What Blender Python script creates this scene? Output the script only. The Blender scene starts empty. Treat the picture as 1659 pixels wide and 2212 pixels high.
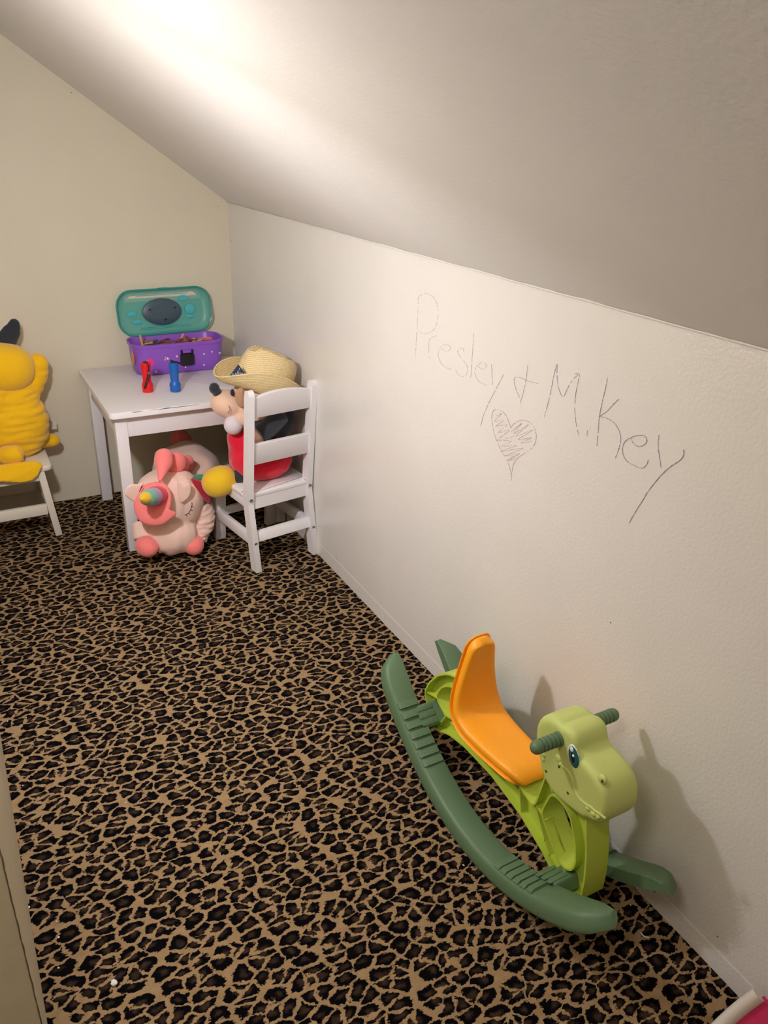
import bpy, bmesh, math, random
from mathutils import Vector, Matrix, Euler
from mathutils import noise as mnoise
random.seed(7)
scn = bpy.context.scene
col = scn.collection
PI = math.pi

# ------------------------------------------------------------ camera, light, exposure
W_PX, H_PX = 1659.0, 2212.0
F_PX = 1714.94
yaw, pitch, roll = -0.516985, -0.445960, 0.0393524
CAM = Vector((-1.0570, -3.1819, 1.4))
fw = Vector((-math.sin(yaw)*math.cos(pitch), math.cos(yaw)*math.cos(pitch), math.sin(pitch)))
rt = Vector((math.cos(yaw), math.sin(yaw), 0.0))
up = rt.cross(fw)
r2 = rt*math.cos(roll) + up*math.sin(roll)
u2 = up*math.cos(roll) - rt*math.sin(roll)
cam_data = bpy.data.cameras.new('camera')
cam = bpy.data.objects.new('camera', cam_data)
col.objects.link(cam)
cam.matrix_world = Matrix(((r2.x, u2.x, -fw.x, CAM.x), (r2.y, u2.y, -fw.y, CAM.y), (r2.z, u2.z, -fw.z, CAM.z), (0, 0, 0, 1)))
cam_data.sensor_fit = 'VERTICAL'
cam_data.sensor_height = 24.0
cam_data.lens = F_PX / H_PX * 24.0
cam_data.clip_start = 0.02
scn.camera = cam

world = bpy.data.worlds.new('world')
scn.world = world
world.use_nodes = True
world.node_tree.nodes['Background'].inputs[0].default_value = (0.9, 0.8, 0.7, 1)
world.node_tree.nodes['Background'].inputs[1].default_value = 0.02
scn.view_settings.view_transform = 'Standard'
scn.view_settings.look = 'None'
scn.view_settings.gamma = 1.0
scn.view_settings.use_curve_mapping = False
scn.view_settings.exposure = 0.0
LAMP = Vector((-1.025, -1.68, 1.27))
LAMP_STRENGTH = 225.0
AIMED_FILL_POWER = 8.2                       # added fill light beside the bulb, aimed down the room
LAMP_COLOR = (1.0, 0.985, 1.03)
HALL_FILL_POWER = 10.5
HALL_FILL_COLOR = (1.0, 0.9, 0.82)
ld = bpy.data.lights.new('hall_fill', 'AREA')  # added fill above the opening, unseen, stands for no actual hall lamp
ld.shape = 'DISK'; ld.size = 0.5; ld.energy = HALL_FILL_POWER; ld.color = HALL_FILL_COLOR
lo = bpy.data.objects.new('hall_fill', ld); col.objects.link(lo)
lo.location = (-1.35, -2.85, 1.90)
lo.rotation_euler = (0, 0, 0)

# ------------------------------------------------------------ helpers
def lin(h):
    h = h.lstrip('#'); o = []
    for i in (0, 2, 4):
        c = int(h[i:i+2], 16)/255
        o.append(c/12.92 if c <= 0.04045 else ((c+0.055)/1.055)**2.4)
    return (o[0], o[1], o[2], 1.0)

def mat(name, colour, rough=0.5, bump=0.0, scale=200.0, var=0.0, vscale=6.0, spec=0.5, sheen=0.0, trans=0.0, alpha=1.0, detail=3.0, dist=0.001, metal=0.0, coat=0.0, sss=0.0):
    m = bpy.data.materials.new(name); m.use_nodes = True
    nt = m.node_tree; b = nt.nodes['Principled BSDF']
    c = lin(colour) if isinstance(colour, str) else colour
    b.inputs['Base Color'].default_value = c
    b.inputs['Roughness'].default_value = rough
    b.inputs['Specular IOR Level'].default_value = spec
    b.inputs['Metallic'].default_value = metal
    b.inputs['Coat Weight'].default_value = coat
    if sheen: b.inputs['Sheen Weight'].default_value = sheen; b.inputs['Sheen Roughness'].default_value = 0.5
    if sss:
        b.inputs['Subsurface Weight'].default_value = sss; b.inputs['Subsurface Scale'].default_value = 0.01
    if trans: b.inputs['Transmission Weight'].default_value = trans
    if alpha < 1: b.inputs['Alpha'].default_value = alpha
    tc = nt.nodes.new('ShaderNodeTexCoord')
    if bump:
        n = nt.nodes.new('ShaderNodeTexNoise'); n.inputs['Scale'].default_value = scale; n.inputs['Detail'].default_value = detail
        bp = nt.nodes.new('ShaderNodeBump'); bp.inputs['Strength'].default_value = bump; bp.inputs['Distance'].default_value = dist
        nt.links.new(tc.outputs['Object'], n.inputs['Vector'])
        nt.links.new(n.outputs['Fac'], bp.inputs['Height']); nt.links.new(bp.outputs['Normal'], b.inputs['Normal'])
    if var:
        n2 = nt.nodes.new('ShaderNodeTexNoise'); n2.inputs['Scale'].default_value = vscale; n2.inputs['Detail'].default_value = 4
        mr = nt.nodes.new('ShaderNodeMapRange'); mr.inputs[3].default_value = 1-var; mr.inputs[4].default_value = 1+var
        hs = nt.nodes.new('ShaderNodeHueSaturation'); hs.inputs['Color'].default_value = c
        nt.links.new(tc.outputs['Object'], n2.inputs['Vector']); nt.links.new(n2.outputs['Fac'], mr.inputs[0])
        nt.links.new(mr.outputs[0], hs.inputs['Value']); nt.links.new(hs.outputs[0], b.inputs['Base Color'])
    return m

class MB:
    def __init__(s): s.v = []; s.f = []
    def add(s, vs, fs):
        o = len(s.v); s.v += [Vector(p) for p in vs]; s.f += [tuple(i+o for i in f) for f in fs]
    def bm(s, b):
        b.verts.ensure_lookup_table(); b.verts.index_update()
        s.add([v.co.copy() for v in b.verts], [[v.index for v in f.verts] for f in b.faces]); b.free()
    def box(s, c, sz, rot=None, bevel=0.0, seg=2):
        b = bmesh.new(); bmesh.ops.create_cube(b, size=1)
        bmesh.ops.scale(b, vec=sz, verts=b.verts)
        if bevel: bmesh.ops.bevel(b, geom=list(b.edges), offset=bevel, segments=seg, affect='EDGES', profile=0.5)
        if rot is not None: bmesh.ops.rotate(b, matrix=rot, verts=b.verts)
        bmesh.ops.translate(b, vec=c, verts=b.verts); s.bm(b)
    def beam(s, a, b_, w, d, ref=(0, 1, 0), bevel=0.002):
        # box from a to b_: w across ref x axis, d along ref
        a = Vector(a); b_ = Vector(b_); ax = (b_-a); L = ax.length; ax.normalize()
        r = Vector(ref); r = (r - ax*r.dot(ax)).normalized(); x = r.cross(ax)
        M = Matrix((x, r, ax)).transposed()
        s.box((a+b_)/2, (w, d, L), M, bevel)
    def ell(s, c, r, rot=None, sub=3, power=2.0):
        b = bmesh.new(); bmesh.ops.create_icosphere(b, subdivisions=sub, radius=1)
        if power != 2.0:
            for v in b.verts:
                n = (abs(v.co.x)**power+abs(v.co.y)**power+abs(v.co.z)**power)**(1/power); v.co /= n
        bmesh.ops.scale(b, vec=r, verts=b.verts)
        if rot is not None: bmesh.ops.rotate(b, matrix=rot, verts=b.verts)
        bmesh.ops.translate(b, vec=c, verts=b.verts); s.bm(b)
    def loft(s, loops, cap0=True, cap1=True, closed=True):
        n = len(loops[0]); vs = [p for l in loops for p in l]; fs = []
        for i in range(len(loops)-1):
            for j in range(n if closed else n-1):
                k = (j+1) % n
                fs.append((i*n+j, i*n+k, (i+1)*n+k, (i+1)*n+j))
        if cap0: fs.append(tuple(range(n-1, -1, -1)))
        if cap1: fs.append(tuple((len(loops)-1)*n+j for j in range(n)))
        s.add(vs, fs)
    def tube(s, path, rad, seg=8, flat=1.0):
        path = [Vector(p) for p in path]; n = len(path)
        if not hasattr(rad, '__len__'): rad = [rad]*n
        loops = []; prev = None
        for i, p in enumerate(path):
            t = (path[min(i+1, n-1)]-path[max(i-1, 0)]).normalized()
            if prev is None:
                a = Vector((0, 0, 1)) if abs(t.z) < .9 else Vector((1, 0, 0))
                prev = (a - t*a.dot(t)).normalized()
            else: prev = (prev - t*prev.dot(t)).normalized()
            q = t.cross(prev)
            loops.append([p + prev*math.cos(2*PI*j/seg)*rad[i] + q*math.sin(2*PI*j/seg)*rad[i]*flat for j in range(seg)])
        s.loft(loops)
    def lathe(s, prof, M=None, seg=24):
        loops = [[Vector((r*math.cos(2*PI*j/seg), r*math.sin(2*PI*j/seg), z)) for j in range(seg)] for r, z in prof]
        if M is not None: loops = [[M @ p for p in l] for l in loops]
        s.loft(loops)
    def build(s, name, m, parent=None, origin=(0, 0, 0), smooth=True, voxel=0.0, relax=0, label=None, angle=40, solid=0.0):
        o3 = Vector(origin)
        me = bpy.data.meshes.new(name); me.from_pydata([p-o3 for p in s.v], [], s.f)
        b = bmesh.new(); b.from_mesh(me); bmesh.ops.recalc_face_normals(b, faces=b.faces); b.to_mesh(me); b.free()
        o = bpy.data.objects.new(name, me); col.objects.link(o)
        if voxel or relax or solid:
            if solid:
                md = o.modifiers.new('s', 'SOLIDIFY'); md.thickness = solid; md.offset = 0
            if voxel:
                md = o.modifiers.new('r', 'REMESH'); md.mode = 'VOXEL'; md.voxel_size = voxel
            if relax:
                md = o.modifiers.new('m', 'SMOOTH'); md.iterations = relax; md.factor = 0.5
            dg = bpy.context.evaluated_depsgraph_get()
            nm = bpy.data.meshes.new_from_object(o.evaluated_get(dg))
            o.modifiers.clear(); o.data = nm; me = nm; nm.name = name
        if smooth:
            me.shade_smooth() if hasattr(me, 'shade_smooth') else None
            if not (voxel and relax):
                try: me.set_sharp_from_angle(angle=math.radians(angle))
                except Exception: pass
        me.materials.clear(); me.materials.append(m)
        if parent is not None: o.parent = parent
        else: o.location = o3
        if label: o['label'] = label
        return o

def crumple(o, amp, scale, stretch=(1, 1, 1)):
    for v in o.data.vertices:
        c = v.co; p = Vector((c.x*scale*stretch[0], c.y*scale*stretch[1], c.z*scale*stretch[2]))
        v.co = c + v.normal*amp*mnoise.noise(p)

def thing(name, label, cat, loc=(0, 0, 0), rz=0.0, group=None):
    o = bpy.data.objects.new(name, None); col.objects.link(o); o.empty_display_size = 0.05
    o.location = loc; o.rotation_euler = (0, 0, rz); o['label'] = label; o['category'] = cat
    if group: o['group'] = group
    return o
def tag(o, label, cat, group=None):
    o['label'] = label; o['category'] = cat
    if group: o['group'] = group
    return o
def struct(o): o['kind'] = 'structure'; return o

def cat_rom(pts, n=6, closed=True):
    pts = [Vector(p) for p in pts]; N = len(pts); out = []
    rng = range(N) if closed else range(N-1)
    for i in rng:
        g = lambda k: pts[k % N] if closed else pts[max(0, min(N-1, k))]
        p0, p1, p2, p3 = g(i-1), g(i), g(i+1), g(i+2)
        for j in range(n):
            t = j/n
            out.append(0.5*((2*p1)+(-p0+p2)*t+(2*p0-5*p1+4*p2-p3)*t*t+(-p0+3*p1-3*p2+p3)*t**3))
    if not closed: out.append(pts[-1])
    return out

def round_poly(pts, r=0.008, n=4):
    pts = [Vector(p) for p in pts]; N = len(pts); out = []
    for i in range(N):
        a, b, c = pts[i-1], pts[i], pts[(i+1) % N]
        d1 = min(r, (a-b).length*0.45); d2 = min(r, (c-b).length*0.45)
        p = b+(a-b).normalized()*d1; q = b+(c-b).normalized()*d2
        for j in range(n+1):
            t = j/n; out.append((1-t)**2*p+2*t*(1-t)*b+t*t*q)
    return out

def offset2(pts, d):
    # inward offset of a closed 2D outline (either orientation)
    N = len(pts); A = sum(pts[i].x*pts[(i+1) % N].y-pts[(i+1) % N].x*pts[i].y for i in range(N))
    sg = 1 if A > 0 else -1; out = []
    for i in range(N):
        t = (pts[(i+1) % N]-pts[i-1]); n = Vector((-t.y, t.x)).normalized()*sg
        out.append(pts[i]+n*d)
    return out

def rrect(w, h, r, n=6):
    o = []
    for cx_, cy_, a0 in ((w/2-r, h/2-r, 0), (-w/2+r, h/2-r, 90), (-w/2+r, -h/2+r, 180), (w/2-r, -h/2+r, 270)):
        for j in range(n+1):
            a = math.radians(a0+90*j/n); o.append(Vector((cx_+r*math.cos(a), cy_+r*math.sin(a))))
    return o

def RX(a): return Matrix.Rotation(math.radians(a), 3, 'X')
def RY(a): return Matrix.Rotation(math.radians(a), 3, 'Y')
def RZ(a): return Matrix.Rotation(math.radians(a), 3, 'Z')

def px(u, v, ax, val):
    # a pixel of the photograph carried on to a world plane (used to measure positions)
    d = r2*((u-W_PX/2)/F_PX) + u2*(-(v-H_PX/2)/F_PX) + fw
    return CAM + d*((val-CAM[ax])/d[ax])

# ------------------------------------------------------------ materials
def wall_mat(name, colour, rough, bump, spec=0.5):
    m = mat(name, colour, rough, spec=spec)
    nt = m.node_tree; b = nt.nodes['Principled BSDF']
    g = nt.nodes.new('ShaderNodeNewGeometry')
    n = nt.nodes.new('ShaderNodeTexNoise'); n.inputs['Scale'].default_value = 150; n.inputs['Detail'].default_value = 3
    n2 = nt.nodes.new('ShaderNodeTexNoise'); n2.inputs['Scale'].default_value = 5; n2.inputs['Detail'].default_value = 3
    ad = nt.nodes.new('ShaderNodeMath'); ad.operation = 'MULTIPLY_ADD'; ad.inputs[1].default_value = 2.5
    bp = nt.nodes.new('ShaderNodeBump'); bp.inputs['Strength'].default_value = bump; bp.inputs['Distance'].default_value = 0.0015
    nt.links.new(g.outputs['Position'], n.inputs['Vector']); nt.links.new(g.outputs['Position'], n2.inputs['Vector'])
    nt.links.new(n2.outputs['Fac'], ad.inputs[0]); nt.links.new(n.outputs['Fac'], ad.inputs[2])
    nt.links.new(ad.outputs[0], bp.inputs['Height']); nt.links.new(bp.outputs['Normal'], b.inputs['Normal'])
    mr = nt.nodes.new('ShaderNodeMapRange'); mr.inputs[3].default_value = 0.96; mr.inputs[4].default_value = 1.04
    hs = nt.nodes.new('ShaderNodeHueSaturation'); hs.inputs['Color'].default_value = lin(colour)
    nt.links.new(n2.outputs['Fac'], mr.inputs[0]); nt.links.new(mr.outputs[0], hs.inputs['Value']); nt.links.new(hs.outputs[0], b.inputs['Base Color'])
    return m
M_WALL = wall_mat('cream_satin_paint', '#e4e0db', 0.30, 0.6, 0.9)
M_BACK = wall_mat('cream_wall_paint', '#ddd4be', 0.6, 0.25)
M_CEIL = wall_mat('ceiling_paint', '#e2deda', 0.6, 0.4, 0.3)
M_TRIM = mat('trim_paint', '#e0d8c8', 0.45, 0.2, 120)
M_OLD = mat('worn_door_paint', '#cfc3a6', 0.6, 0.4, 90, 0.1, 20)

def leopard():
    m = bpy.data.materials.new('leopard_carpet'); m.use_nodes = True
    nt = m.node_tree; b = nt.nodes['Principled BSDF']; L = nt.links.new
    N = nt.nodes.new
    g = N('ShaderNodeNewGeometry')
    mp = N('ShaderNodeMapping'); mp.inputs['Rotation'].default_value = (0, 0, math.radians(-12)); mp.inputs['Scale'].default_value = (0.78, 1.12, 1)
    L(g.outputs['Position'], mp.inputs['Vector'])
    def noise(scale, det, amt, prev):
        n = N('ShaderNodeTexNoise'); n.inputs['Scale'].default_value = scale; n.inputs['Detail'].default_value = det
        L(mp.outputs[0], n.inputs['Vector'])
        s = N('ShaderNodeVectorMath'); s.operation = 'SUBTRACT'; s.inputs[1].default_value = (.5, .5, .5); L(n.outputs['Color'], s.inputs[0])
        k = N('ShaderNodeVectorMath'); k.operation = 'SCALE'; k.inputs['Scale'].default_value = amt; L(s.outputs[0], k.inputs[0])
        a = N('ShaderNodeVectorMath'); a.operation = 'ADD'; L(prev, a.inputs[0]); L(k.outputs[0], a.inputs[1])
        return a.outputs[0]
    c = noise(34, 2, 0.026, mp.outputs[0]); c = noise(230, 4, 0.0105, c)
    SC = 35.0
    ve = N('ShaderNodeTexVoronoi'); ve.voronoi_dimensions = '2D'; ve.feature = 'DISTANCE_TO_EDGE'; ve.inputs['Scale'].default_value = SC; ve.inputs['Randomness'].default_value = 1.0
    vf = N('ShaderNodeTexVoronoi'); vf.voronoi_dimensions = '2D'; vf.feature = 'F1'; vf.inputs['Scale'].default_value = SC; vf.inputs['Randomness'].default_value = 1.0
    L(c, ve.inputs['Vector']); L(c, vf.inputs['Vector'])
    nl = N('ShaderNodeTexNoise'); nl.inputs['Scale'].default_value = 60; nl.inputs['Detail'].default_value = 2; L(mp.outputs[0], nl.inputs['Vector'])
    th = N('ShaderNodeMapRange'); th.inputs[1].default_value = .3; th.inputs[2].default_value = .7; th.inputs[3].default_value = 0.01; th.inputs[4].default_value = 0.175; L(nl.outputs['Fac'], th.inputs[0])
    df = N('ShaderNodeMath'); df.operation = 'SUBTRACT'; L(ve.outputs['Distance'], df.inputs[0]); L(th.outputs[0], df.inputs[1])
    fr = N('ShaderNodeMath'); fr.operation = 'SUBTRACT'; fr.inputs[0].default_value = 0.66; L(vf.outputs['Distance'], fr.inputs[1])
    mn = N('ShaderNodeMath'); mn.operation = 'SMOOTH_MIN'; mn.inputs[2].default_value = 0.03; L(df.outputs[0], mn.inputs[0]); L(fr.outputs[0], mn.inputs[1])
    dk = N('ShaderNodeMapRange'); dk.inputs[1].default_value = -0.02; dk.inputs[2].default_value = 0.03; L(mn.outputs[0], dk.inputs[0])
    ct = N('ShaderNodeMapRange'); ct.inputs[1].default_value = 0.10; ct.inputs[2].default_value = 0.30; ct.inputs[3].default_value = 1; ct.inputs[4].default_value = 0; L(vf.outputs['Distance'], ct.inputs[0])
    nc = N('ShaderNodeTexNoise'); nc.inputs['Scale'].default_value = 60; nc.inputs['Detail'].default_value = 3; L(g.outputs['Position'], nc.inputs['Vector'])
    cm = N('ShaderNodeMath'); cm.operation = 'MULTIPLY'; L(ct.outputs[0], cm.inputs[0]); L(nc.outputs['Fac'], cm.inputs[1])
    dark = N('ShaderNodeMix'); dark.data_type = 'RGBA'; dark.inputs[6].default_value = lin('#0a080b'); dark.inputs[7].default_value = lin('#4e3c2e'); L(cm.outputs[0], dark.inputs[0])
    tan = N('ShaderNodeMix'); tan.data_type = 'RGBA'; tan.inputs[6].default_value = lin('#8c714e'); tan.inputs[7].default_value = lin('#b39570'); L(nc.outputs['Fac'], tan.inputs[0])
    mx = N('ShaderNodeMix'); mx.data_type = 'RGBA'; L(dk.outputs[0], mx.inputs[0]); L(tan.outputs[2], mx.inputs[6]); L(dark.outputs[2], mx.inputs[7])
    L(mx.outputs[2], b.inputs['Base Color'])
    b.inputs['Roughness'].default_value = 0.95; b.inputs['Specular IOR Level'].default_value = 0.04
    nb = N('ShaderNodeTexNoise'); nb.inputs['Scale'].default_value = 700; nb.inputs['Detail'].default_value = 3; L(g.outputs['Position'], nb.inputs['Vector'])
    bp = N('ShaderNodeBump'); bp.inputs['Strength'].default_value = 0.7; bp.inputs['Distance'].default_value = 0.003
    L(nb.outputs['Fac'], bp.inputs['Height']); L(bp.outputs['Normal'], b.inputs['Normal'])
    return m
M_CARPET = leopard()
M_WHITE = mat('white_painted_wood', '#ece8ea', 0.38, 0.08, 60, 0.02, 8)
M_WHITE2 = mat('cream_white_wood', '#e9e0cf', 0.4, 0.08, 60, 0.02, 8)
M_BOLT = mat('bolt_metal', '#8f9ba0', 0.35, metal=0.8)
M_DARK = mat('dark_plastic', '#1a1c26', 0.35)
M_WEAR = mat('chipped_edge', '#5a4a3c', 0.8)

# ------------------------------------------------------------ the setting
KNEE, SL = 1.1328, 0.6972
XL, YE, YF, XH = -1.113, -2.322, -4.0, -2.15
WT = 0.10
m = MB(); m.box((-1.05, -1.95, -0.03), (2.3, 4.3, 0.06)); struct(m.build('floor', M_CARPET))
m = MB(); m.add([(0, YF, -.05), (0, 0.1, -.05), (0, 0.1, KNEE), (0, YF, KNEE), (.1, YF, -.05), (.1, .1, -.05), (.1, .1, KNEE), (.1, YF, KNEE)],
                [(0, 1, 2, 3), (4, 7, 6, 5), (0, 3, 7, 4), (1, 5, 6, 2), (3, 2, 6, 7), (0, 4, 5, 1)])
wall_right = struct(m.build('wall_right', M_WALL, smooth=False))
ZT = 1.95; XT = -(ZT-KNEE)/SL
m = MB(); m.box((XH/2-.0, 0.05, 1.0), (abs(XH)+.2, 0.1, 2.1)); wall_back = struct(m.build('wall_back', M_BACK, smooth=False))
# left wall, ending in a bare end face by the opening
m = MB(); m.box((XL-WT/2, (YE+0.1)/2, 1.0), (WT, 0.1-YE, 2.1), bevel=0.0015); wall_left = struct(m.build('wall_left', M_OLD, smooth=False))
m = MB(); m.box((XH-.05, YF/2, 1.0), (.1, abs(YF)+.2, 2.1)); struct(m.build('wall_hall', M_BACK, smooth=False))
m = MB(); m.box((XH/2, YF-.05, 1.0), (abs(XH)+.3, .1, 2.1)); struct(m.build('wall_front', M_BACK, smooth=False))
# sloped ceiling slab and the flat strip above
nrm = Vector((SL, 0, 1)).normalized()
m = MB(); vs = []
for y in (YF-.05, .05):
    for (x, z) in ((0.06, KNEE-SL*.06), (XT, ZT)):
        vs += [Vector((x, y, z)), Vector((x, y, z))+nrm*.1]
m.add(vs, [(0, 2, 3, 1), (4, 5, 7, 6), (0, 4, 6, 2), (1, 3, 7, 5), (0, 1, 5, 4), (2, 6, 7, 3)])
struct(m.build('ceiling', M_CEIL, smooth=False))
m = MB(); m.box(((XT+XH)/2-.05, YF/2, ZT+.05), (abs(XH-XT)+.2, abs(YF)+.2, .1)); struct(m.build('ceiling_flat', M_CEIL, smooth=False))
# thin painted skirting along the knee wall and a bead of caulk at its top
m = MB(); m.loft([[(0.002, y, 0), (-.0009, y, 0), (-.0008, y, .046), (-.0003, y, .050), (0.002, y, .056)] for y in (YF, -3, -2, -1, -0.0)])
struct(m.build('baseboard_right', M_WALL, smooth=False))
m = MB(); pts = []
for i in range(161):
    y = -4+4*i/160; pts.append((-.003, y, KNEE-.001+.0012*mnoise.noise(Vector((y*9, 0, 0)))))
m.tube(pts, [.0020+.0008*mnoise.noise(Vector((i*.7, 3, 0))) for i in range(161)], 8)
struct(m.build('trim_1', M_WALL))
# flaking paint line down the end of the left wall
m = MB(); 
pts = [(XL+.0005+.0012*mnoise.noise(Vector((z*40, 0, 0))), YE+.0005, z) for z in [i*.01 for i in range(0, 150)]]
m.tube(pts, [.0009+.0008*mnoise.noise(Vector((i*.9, 1, 0))) for i in range(150)], 6)
m.build('flaking_paint', mat('flaked_paint', '#6b5a45', .9), wall_left)
wl = wall_left
# nail marks in the painted walls
M_DOT = mat('nail_mark', '#6f6252', .8)
for (u, v) in ((471, 446), (154, 200), (134, 170)):
    p = px(u, v, 1, 0); k = MB(); k.lathe([(0.0001, .0012), (.0012, .0009), (.0016, 0)], Matrix.Translation(p) @ Matrix.Rotation(PI/2, 4, 'X'), 10); k.build('nail_mark', M_DOT, wall_back)
for (u, v) in ((500, 520), (727, 1206), (1550, 2023), (1319, 1345)):
    p = px(u, v, 0, 0); k = MB(); k.lathe([(0.0001, .0012), (.0012, .0009), (.0018, 0)], Matrix.Translation(p) @ Matrix.Rotation(-PI/2, 4, 'Y'), 10); k.build('nail_mark', M_DOT, wall_right)

# ------------------------------------------------------------ crayon writing on the knee wall
M_CRAY = mat('purple_crayon_wax', '#a98fa6', 0.8, var=.2, vscale=300)
M_CRAY2 = mat('red_crayon_wax', '#c5a4a6', 0.8, var=.2, vscale=300)
def cv(pts, off=(880, 600), sc=2.6758): return [(off[0]+a/sc, off[1]+b/sc) for a, b in pts]
strokes = [  # (weight, colour, smooth, points in the enlarged crop)
 (.55, 1, 1, [(62, 118), (62, 180), (55, 290), (50, 390), (45, 468)]),
 (.55, 1, 1, [(58, 130), (72, 104), (105, 92), (140, 105), (168, 140), (178, 190), (174, 250), (155, 295), (125, 318), (92, 322), (65, 312)]),
 (.5, 1, 1, [(128, 468), (124, 420), (126, 365), (142, 345), (170, 335)]),
 (.6, 1, 1, [(196, 410), (225, 425), (250, 408), (240, 390), (210, 388), (186, 410), (178, 440), (186, 475), (205, 505), (232, 524), (256, 528)]),
 (.6, 1, 1, [(328, 432), (322, 410), (300, 408), (290, 425), (300, 450), (325, 480), (345, 510), (347, 545), (335, 565), (315, 570), (292, 556), (280, 532)]),
 (.6, 0, 0, [(384, 325), (378, 410), (372, 500), (366, 578)]),
 (.6, 1, 1, [(408, 510), (430, 528), (455, 515), (450, 495), (425, 492), (400, 512), (390, 545), (400, 580), (422, 605), (458, 620)]),
 (.6, 0, 0, [(487, 502), (489, 560), (491, 620)]),
 (.7, 0, 1, [(565, 545), (535, 600), (500, 665), (465, 735), (440, 795), (424, 856)]),
 (.7, 0, 0, [(696, 508), (690, 560), (680, 620), (668, 670), (652, 724)]),
 (.7, 0, 1, [(648, 690), (630, 650), (618, 605), (622, 575), (660, 580), (700, 598), (755, 611)]),
 (.85, 0, 0, [(790, 808), (812, 730), (832, 640), (850, 550), (866, 498)]),
 (.85, 0, 0, [(866, 498), (865, 570), (875, 640), (900, 690), (925, 640), (955, 590), (992, 554)]),
 (.85, 0, 0, [(968, 553), (995, 560), (985, 610), (972, 680), (968, 760), (975, 840), (990, 910)]),
 (.6, 0, 0, [(1040, 882), (1038, 915)]),
 (.9, 0, 0, [(1156, 580), (1145, 640), (1128, 710), (1112, 790), (1104, 870), (1096, 970)]),
 (1.0, 0, 0, [(1222, 702), (1185, 738), (1150, 775), (1108, 800)]),
 (1.0, 0, 1, [(1108, 800), (1160, 815), (1200, 845), (1228, 895), (1232, 950), (1218, 1000), (1203, 1040)]),
 (1.0, 0, 1, [(1290, 910), (1302, 950), (1335, 975), (1370, 965), (1385, 940), (1370, 915), (1330, 912), (1280, 930), (1250, 960), (1245, 1010), (1265, 1055), (1310, 1085), (1355, 1100), (1380, 1085), (1393, 1055)]),
 (1.0, 0, 0, [(1455, 910), (1449, 960), (1455, 1020), (1467, 1095)]),
 (1.25, 0, 1, [(1597, 995), (1595, 1030), (1570, 1060), (1530, 1085), (1480, 1127), (1430, 1185), (1385, 1245), (1345, 1310), (1310, 1365), (1283, 1415)]),
 (.8, 1, 1, [(602, 1172), (597, 1120), (580, 1065), (545, 1000), (512, 930), (492, 850), (488, 800), (500, 765), (530, 763), (565, 790), (590, 840), (597, 868)]),
 (.8, 1, 1, [(597, 868), (620, 840), (665, 822), (710, 838), (738, 880), (744, 930), (725, 980), (680, 1012), (640, 1040), (615, 1075), (605, 1120), (602, 1172)]),
 (.5, 1, 0, [(512, 800), (545, 785), (505, 830), (560, 822), (510, 858), (575, 850), (525, 895), (590, 880), (520, 940), (620, 915)]),
 (.6, 1, 0, [(600, 890), (660, 842), (615, 900), (700, 848), (628, 915), (725, 880), (640, 935), (715, 925), (655, 955), (720, 945)]),
 (.5, 1, 0, [(530, 940), (600, 945), (545, 975), (630, 968), (540, 1005), (670, 985), (565, 1030), (650, 1015), (580, 1050), (625, 1045), (585, 1058), (640, 1020)])]
for ci, (nm, mm, lb) in enumerate((('crayon_writing', M_CRAY, 'faint purple crayon letters of two names'), ('crayon_heart_drawing', M_CRAY2, 'faint red crayon heart and first letters'))):
    k = MB(); rnd = random.Random(3+ci)
    for (w, c, sm, pts) in strokes:
        if c != ci: continue
        P2 = [Vector((a, b, 0)) for a, b in cv(pts)]
        P2 = cat_rom(P2, 8, False) if sm else cat_rom(P2, 4, False)
        P3 = [px(p.x, p.y, 0, -.0004) for p in P2]
        # resample into short wax dashes, as wax skips on the textured paint
        seg = []
        for a, b in zip(P3[:-1], P3[1:]):
            n = max(1, int((b-a).length/.0022))
            for j in range(n): seg.append((a.lerp(b, j/n), a.lerp(b, (j+1)/n)))
        for a, b in seg:
            if rnd.random() > 0.55 + .32*w: continue
            j = Vector((0, rnd.uniform(-.0004, .0004), rnd.uniform(-.0004, .0004)))
            hw = .00055*w*rnd.uniform(.6, 1.35)
            d = (b-a).normalized(); s_ = d.cross(Vector((1, 0, 0)))*hw
            a2, b2 = a+j-d*.0004, b+j+d*.0004
            o = Vector((-.0004, 0, 0))
            k.add([a2-s_, b2-s_, b2+s_, a2+s_, a2-s_+o, b2-s_+o, b2+s_+o, a2+s_+o], [(0, 1, 2, 3), (4, 7, 6, 5), (0, 4, 5, 1), (1, 5, 6, 2), (2, 6, 7, 3), (3, 7, 4, 0)])
    k.build(nm, mm, wall_right, smooth=False, label=lb)

# ------------------------------------------------------------ lamp on the left wall (outside the frame)
t = thing('wall_lamp', 'small lit wall lamp on the left wall', 'lamp', (XL, LAMP.y, LAMP.z))
O = t.location.copy()
M_BULB = bpy.data.materials.new('lit_bulb'); M_BULB.use_nodes = True
nt = M_BULB.node_tree; nt.nodes.clear(); e_ = nt.nodes.new('ShaderNodeEmission'); o_ = nt.nodes.new('ShaderNodeOutputMaterial')
e_.inputs[0].default_value = (*LAMP_COLOR, 1); e_.inputs[1].default_value = LAMP_STRENGTH; nt.links.new(e_.outputs[0], o_.inputs[0])
k = MB(); k.ell(LAMP, (.036, .036, .036), sub=3); k.build('bulb', M_BULB, t, O)
ad = bpy.data.lights.new('aimed_fill', 'AREA'); ad.shape = 'DISK'; ad.size = 0.07; ad.energy = AIMED_FILL_POWER; ad.color = LAMP_COLOR  # added area light to brighten the back, no part of the lamp
ao = bpy.data.objects.new('aimed_fill', ad); col.objects.link(ao); ao.parent = t
an = Vector((.36, .60, -.70)).normalized(); ao.location = LAMP+an*.05-O; ao.rotation_euler = an.to_track_quat('-Z', 'Y').to_euler()
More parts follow.
